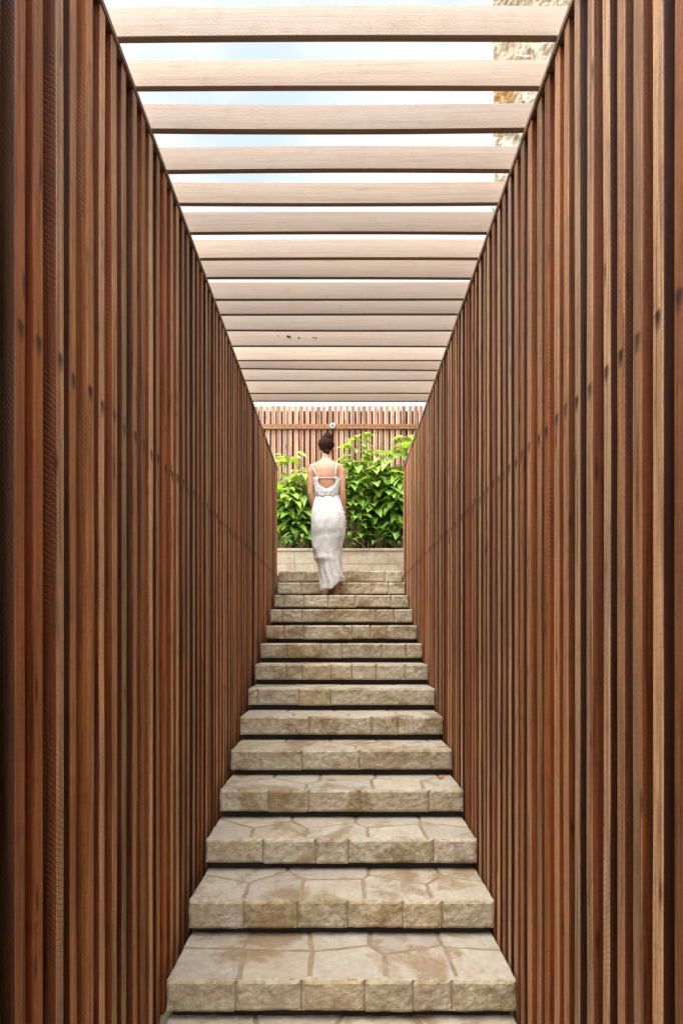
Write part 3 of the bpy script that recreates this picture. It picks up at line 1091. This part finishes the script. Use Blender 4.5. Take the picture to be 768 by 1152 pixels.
# hands: palm, four curled fingers and a thumb closing on the cloth
def hand(w, dirn, side, inward):
    t = dirn.normalized()
    s = Vector(side).normalized()
    n = t.cross(s).normalized()
    palm_end = w + t * .075
    body.tube([w - t * .01, w + t * .03, w + t * .06, palm_end], [(.024, .018), (.036, .016), (.040, .015), (.036, .013)], 12)
    for k, (off, ln) in enumerate(((-.027, .062), (-.009, .072), (.009, .067), (.026, .052))):
        b = palm_end + s * off - t * .008
        p1 = b + t * (ln * .48)
        p2 = p1 + (t * .45 + n * inward * .9).normalized() * (ln * .34)
        p3 = p2 + (t * -.25 + n * inward).normalized() * (ln * .3)
        body.tube([b - t * .02, b, p1, p2, p3], [.0085, .0088, .008, .0072, .006], 8)
    b = w + t * .025 - s * .030
    body.tube([b, b - s * .022 + t * .028 + n * inward * .012, b - s * .018 + t * .055 + n * inward * .03], [.012, .0095, .0075], 8)
hand(wrL, Vector((.25, .55, -.75)), (0, .8, .6), 1)
hand(wrR, Vector((-.12, .55, -.75)), (0, .8, .6), -1)
# legs: left foot behind with the heel lifted, right foot flat ahead of it
hipL, kneeL, ankL = Vector((wx(361), WY + .01, wz(590))), Vector((wx(363), WY + .05, wz(628))), Vector((wx(366), WY - .035, wz(660.5)))
hipR, kneeR, ankR = Vector((wx(377), WY + .01, wz(590))), Vector((wx(377), WY + .11, wz(628))), Vector((wx(377.5), WY + .055, wz(661.5)))
body.tube([hipL, hipL.lerp(kneeL, .5), kneeL, kneeL.lerp(ankL, .35), kneeL.lerp(ankL, .75), ankL], [.070, .062, .050, .048, .036, .031], 14)
body.tube([hipR, hipR.lerp(kneeR, .5), kneeR, kneeR.lerp(ankR, .35), kneeR.lerp(ankR, .75), ankR], [.070, .062, .050, .048, .036, .031], 14)
# feet
def foot(ank, heel, ball, toe_dir, side):
    body.tube([ank + Vector((0, 0, .01)), ank.lerp(heel, .6), heel], [.031, .033, .026], 12)
    body.tube([heel, heel.lerp(ball, .5) + Vector((0, 0, .012)), ball], [(.029, .027), (.034, .024), (.042, .019)], 12)
    t = Vector(toe_dir).normalized()
    sd = Vector((1, 0, 0))
    for k in range(5):
        off = (k - 2) * .017 * side
        ln = (.052, .048, .043, .037, .031)[k]
        r = (.0125, .0095, .009, .0085, .008)[k]
        b = ball + sd * off
        body.tube([b - t * .02, b + t * ln * .6, b + t * ln], [r, r, r * .75], 8)
ballL = Vector((wx(366), WY + .075, Z0 + .021))
heelL = Vector((wx(365.6), WY - .055, Z0 + .050))
foot(ankL, heelL, ballL, (0, 1, -.03), 1)
heelR = Vector((wx(377.5), WY + .035, Z0 + .029))
ballR = Vector((wx(378), WY + .175, Z0 + .021))
foot(ankR, heelR, ballR, (0, 1, -.03), -1)
bo = body.build('body', M_SKIN, woman)
fix_normals(bo)
md = bo.modifiers.new('r', 'REMESH')
md.mode = 'VOXEL'
md.voxel_size = 0.0055
md.use_smooth_shade = True
sm = bo.modifiers.new('s', 'SMOOTH')
sm.factor = 0.5
sm.iterations = 4
bake(bo)
for s in (-1, 1):
    e_ = MB()
    e_.ball(hc + Vector((s * .031, .080, .004)), (.014, .010, .009), 10, 8)
    e_.build('eye', M_EYE, woman, True)
e_ = MB()
e_.tube([hc + Vector((-.022, .088, -.058)), hc + Vector((0, .098, -.056)), hc + Vector((.022, .088, -.058))], [.004, .008, .004], 8)
e_.build('lips', M_LIP, woman, True)

# hair: swept up cap, twisted bun, loose strands
hb = MB()
rings = []
for k in range(15):
    t = k / 14
    th = 0.02 + t * 2.25
    rx, ry, rz = .093, .108, .118
    ring = []
    for j in range(36):
        a = 2 * math.pi * j / 36
        fr = max(0.0, math.sin(a))           # the front (towards +y) stops at the hairline
        th2 = th * (1 - 0.42 * fr)
        wv = 1 + 0.03 * math.sin(a * 9 + t * 9) + 0.02 * math.sin(a * 17 - t * 6) + .05 * noise.noise(Vector((math.cos(a) * 2, math.sin(a) * 2, t * 4)))
        taper = 1 - 0.28 * max(0, t - .62) / .38
        ring.append(hc + Vector((rx * math.sin(th2) * math.cos(a) * wv * taper, -.004 + ry * math.sin(th2) * math.sin(a) * wv, .004 + rz * math.cos(th2) * wv)))
    rings.append(ring)
hb.loft(rings)
hb.tube([hc + Vector((0, -.064, -.055)), hc + Vector((0, -.054, -.10)), hc + Vector((.003, -.046, -.135))], [(.052, .03), (.036, .02), (.012, .01)], 12)
ho = hb.build('hair', M_HAIR, woman, True)
fix_normals(ho)
bn = MB()
bc = Vector((wx(368.4), WY - .010, wz(488.4)))
for k in range(3):
    rr = (.036, .030, .018)[k]
    pts = [bc + Vector((rr * math.cos(a), rr * .9 * math.sin(a), -.012 + .016 * k + .008 * math.sin(a * 2 + k))) for a in [2 * math.pi * j / 14 for j in range(15)]]
    bn.tube(pts, .021 - .002 * k, 8)
for k in range(16):
    a = k * 0.9 + (k % 3) * .4
    p = bc + Vector((.034 * math.cos(a), .03 * math.sin(a), .0))
    bn.tube([p, p + Vector((.016 * math.cos(a), 0, .018 * math.sin(a * 1.7))), p + Vector((.028 * math.cos(a + .5), 0, .024 * math.sin(a * 2.3)))], [.0075, .006, .001], 5)
no = bn.build('hair_bun', M_HAIR, woman, True)
fix_normals(no)

# dress: skirt loft following the outline seen in the photograph
SK = [(554.5, 355.3, 380.0, .098), (558, 354.6, 380.6, .104), (563, 352.8, 382.8, .114), (570, 351.0, 385.6, .126), (577, 350.0, 388.0, .136),
      (584, 349.6, 388.8, .140), (592, 349.6, 388.6, .138), (600, 350.2, 387.8, .134), (608, 350.8, 386.2, .130), (616, 351.6, 384.6, .128),
      (623, 353.2, 383.8, .128), (629, 355.6, 383.8, .128), (636, 357.6, 384.2, .128), (644, 358.6, 385.4, .130), (650, 359.2, 386.6, .132), (656, 359.8, 386.2, .132),
      (661.5, 360.4, 384.6, .130)]
# dense rings
dense = []
for a, b in zip(SK, SK[1:]):
    for k in range(3):
        t = k / 3
        dense.append(tuple(u + (v - u) * t for u, v in zip(a, b)))
dense.append(SK[-1])
sk = MB()
N = 72
rings = []
for py, l, r, ry in dense:
    cx, rx = (wx(l) + wx(r)) / 2, (wx(r) - wx(l)) / 2
    z = wz(py)
    low = max(0, (py - 600) / 60)
    hip = math.exp(-((py - 588) / 12) ** 2)
    ring = []
    for j in range(N):
        a = 2 * math.pi * j / N
        ca, sa = math.cos(a), math.sin(a)
        x, y = cx + rx * ca, WY + .012 + .03 * low + ry * sa
        # buttocks
        if sa < 0:
            y -= hip * .020 * (abs(ca) ** .5) * (-sa) * (1 - .5 * abs(ca))
        # long folds from the right hip down to the left, and cross creases
        q = Vector((ca * 2.2 + (z - Z0) * 4.5, sa * 2.0, (z - Z0) * 4.0 - ca * 3.0))
        fold = noise.noise(q) * .006 + noise.noise(q * 2.3) * .0045 + noise.noise(Vector((ca * 5 + z * 9, sa * 4, z * 22 - ca * 9))) * .0025 + max(0, abs(noise.noise(q * .9 + Vector((5, 1, 2)))) - .1) * .012
        pull = math.exp(-((py - 574) / 9) ** 2) * max(0, ca) ** 2
        fold -= .007 * math.exp(-((py - 600 + 3 * ca) / 2.2) ** 2) * max(0, -sa)
        fold += pull * .012 * math.sin(z * 150 + ca * 4)
        gather = low * .009 * math.sin(a * 11 + z * 9 + 2 * noise.noise(q)) * (1 if py > 628 else .5)
        knee = math.exp(-((py - 627) / 2.6) ** 2) * max(0, -ca * .7 - sa * .6) * .014
        k = fold + gather + knee
        x += ca * k
        y += sa * k
        zz = z
        if py > 645:
            w = (py - 645) / 16.5
            zz += w * (.115 * max(0, ca) ** 1.3 + .030 * max(0, sa) + .006 * math.sin(a * 5)) - w * .012 * max(0, -ca)
        ring.append(Vector((x, y, zz)))
    rings.append(ring)
sk.loft(rings, cap=False)
so = sk.build('skirt', M_CLOTH, woman, True)
# bodice with the open back
bd = MB()
NB = 240
BL = [(558, .106, .092), (555.5, .112, .096), (553.0, .120, .100), (550, .127, .099), (546, .132, .102), (542, .139, .104), (538.5, .146, .106), (536.5, .149, .106)]
BL2 = []
for p0_, p1_ in zip(BL, BL[1:]):
    for k in range(5):
        BL2.append(tuple(u + (v - u) * k / 5 for u, v in zip(p0_, p1_)))
BL = BL2 + [BL[-1]]
lay = []
for py, rx, ry in BL:
    ring = []
    for j in range(NB):
        a = 2 * math.pi * j / NB
        k = .0012 * math.sin(a * 13 + py * .7) + .005 * noise.noise(Vector((math.cos(a) * 5, math.sin(a) * 5, py * .2)))
        ring.append(Vector((wx(367.3) + (rx + .006 + k) * math.cos(a), WY + (ry + .008 + k) * math.sin(a), wz(py))))
    lay.append(ring)
ids = [[bd.vert(p) for p in r] for r in lay]
for q, (r0, r1) in enumerate(zip(ids, ids[1:])):
    pm = (BL[q][0] + BL[q + 1][0]) / 2
    for j in range(NB):
        mid = (lay[q][j] + lay[q + 1][(j + 1) % NB]) / 2
        pxx = mid.x * S + VX
        if mid.y < WY and pm < 550.6:
            half = (8.4 + 1.2 * math.sin((pm - 537) / 9 * math.pi)) if pm < 545.5 else 8.8 * max(0.0, (550.8 - pm) / 5.3) ** 0.8
            if abs(pxx - 367.5) < half:
                continue
        j2 = (j + 1) % NB
        bd.face((r0[j], r0[j2], r1[j2], r1[j]))
bdo = bd.build('bodice', M_CLOTH, woman, True)
for o, th in ((so, .004), (bdo, .005)):
    fix_normals(o)
    m_ = o.modifiers.new('s', 'SOLIDIFY')
    m_.thickness = th
    m_.offset = 0
    bake(o)
def back_y(px, py):
    # surface of the back at this height
    for (c0, p0, rx0, ry0), (c1, p1, rx1, ry1) in zip(T, T[1:]):
        if p1 <= py <= p0:
            t = (p0 - py) / (p0 - p1)
            rx, ry, c = rx0 + (rx1 - rx0) * t, ry0 + (ry1 - ry0) * t, c0 + (c1 - c0) * t
            u = min(.97, abs(wx(px) - wx(c)) / rx)
            return WY - ry * math.sqrt(1 - u * u)
    return WY
for pts in (((350.2, 520.8), (352.2, 526), (355, 531.5), (358.0, 537.2)), ((378.4, 520.2), (378.2, 526), (377.4, 532), (376.4, 538.0))):
    sm_ = MB()
    path = []
    for (a, b) in pts:
        path.append(Vector((wx(a), back_y(a, b) - .007, wz(b))))
    path.insert(0, path[0] + Vector((0, .07, .012)))
    path.insert(0, path[0] + Vector((0, .05, -.05)))
    sm_.tube(path, (.0055), 8)
    sm_.build('strap', M_CLOTH, woman, True)
sm_ = MB()
path = []
for a in (356.6, 360, 364, 368, 372, 376, 378):
    path.append(Vector((wx(a), back_y(a, 538) - .006, wz(538.2))))
sm_.tube(path, .0038, 8)
sm_.build('back_strap', M_CLOTH, woman, True)

# ------------------------------------------------------------------ light, sky, camera
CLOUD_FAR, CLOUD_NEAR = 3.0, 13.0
SUN_EL, SUN_AZ = R(72), R(204)     # azimuth clockwise from +Y: behind the camera, a little left
world = bpy.data.worlds.new('World')
scene.world = world
world.use_nodes = True
wt = world.node_tree
wt.nodes.clear()
wo = wt.nodes.new('ShaderNodeOutputWorld')
bg = wt.nodes.new('ShaderNodeBackground')
sky = wt.nodes.new('ShaderNodeTexSky')
sky.sky_type = 'NISHITA'
sky.sun_disc = False
sky.sun_elevation = SUN_EL
sky.sun_rotation = SUN_AZ
tc = wt.nodes.new('ShaderNodeTexCoord')
mp = wt.nodes.new('ShaderNodeMapping')
mp.inputs['Scale'].default_value = (1.6, 1.6, 2.6)
nz_ = wt.nodes.new('ShaderNodeTexNoise')
nz_.inputs['Scale'].default_value = 2.4
nz_.inputs['Detail'].default_value = 7
nz_.inputs['Roughness'].default_value = 0.58
rp = wt.nodes.new('ShaderNodeValToRGB')
rp.color_ramp.elements[0].position = 0.34
rp.color_ramp.elements[0].color = (0.45, 0.45, 0.45, 1)
rp.color_ramp.elements[1].position = 0.58
rp.color_ramp.elements[1].color = (1, 1, 1, 1)
mx = wt.nodes.new('ShaderNodeMix')
mx.data_type = 'RGBA'
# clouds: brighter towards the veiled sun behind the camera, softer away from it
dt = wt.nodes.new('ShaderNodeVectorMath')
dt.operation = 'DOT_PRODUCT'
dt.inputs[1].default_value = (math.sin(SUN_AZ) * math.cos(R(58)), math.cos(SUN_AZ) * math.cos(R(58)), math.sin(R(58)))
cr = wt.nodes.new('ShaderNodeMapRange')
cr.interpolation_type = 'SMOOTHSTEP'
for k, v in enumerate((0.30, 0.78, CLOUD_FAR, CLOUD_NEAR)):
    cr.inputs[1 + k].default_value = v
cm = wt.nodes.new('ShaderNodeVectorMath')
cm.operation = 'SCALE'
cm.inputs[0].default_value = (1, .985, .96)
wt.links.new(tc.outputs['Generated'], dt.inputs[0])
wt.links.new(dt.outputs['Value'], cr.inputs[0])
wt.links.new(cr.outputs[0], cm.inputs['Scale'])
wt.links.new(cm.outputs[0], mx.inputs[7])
wt.links.new(tc.outputs['Generated'], mp.inputs[0])
wt.links.new(mp.outputs[0], nz_.inputs['Vector'])
wt.links.new(nz_.outputs['Fac'], rp.inputs[0])
wt.links.new(rp.outputs[0], mx.inputs[0])
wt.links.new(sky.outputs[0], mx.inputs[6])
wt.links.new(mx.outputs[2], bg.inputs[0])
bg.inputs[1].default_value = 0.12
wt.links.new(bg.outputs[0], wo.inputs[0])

sl = bpy.data.lights.new('sun', 'SUN')
sl.energy = 1.8
sl.angle = R(35)
sl.color = (1.0, 0.96, 0.91)
sun = bpy.data.objects.new('sun', sl)
col.objects.link(sun)
sd = Vector((math.sin(SUN_AZ) * math.cos(SUN_EL), math.cos(SUN_AZ) * math.cos(SUN_EL), math.sin(SUN_EL)))
sun.rotation_euler = sd.to_track_quat('Z', 'Y').to_euler()
sun.location = (0, -5, 9)

cd = bpy.data.cameras.new('camera')
cam = bpy.data.objects.new('camera', cd)
col.objects.link(cam)
cam.location = (0, 0, EYE)
cam.rotation_euler = (R(90), 0, 0)
cd.sensor_fit = 'HORIZONTAL'
cd.sensor_width = 36
cd.lens = F / 768 * 36
cd.shift_x = 0.0
cd.shift_y = (VY - 576) / 768
cd.clip_start = 0.02
cd.clip_end = 2000
scene.camera = cam

scene.render.engine = 'CYCLES'
scene.cycles.use_denoising = True
scene.cycles.max_bounces = 10
scene.cycles.diffuse_bounces = 8
scene.cycles.sample_clamp_indirect = 10
vs = scene.view_settings
vs.view_transform = 'Standard'
vs.look = 'None'
vs.exposure = 1.75
vs.gamma = 1
vs.use_curve_mapping = False
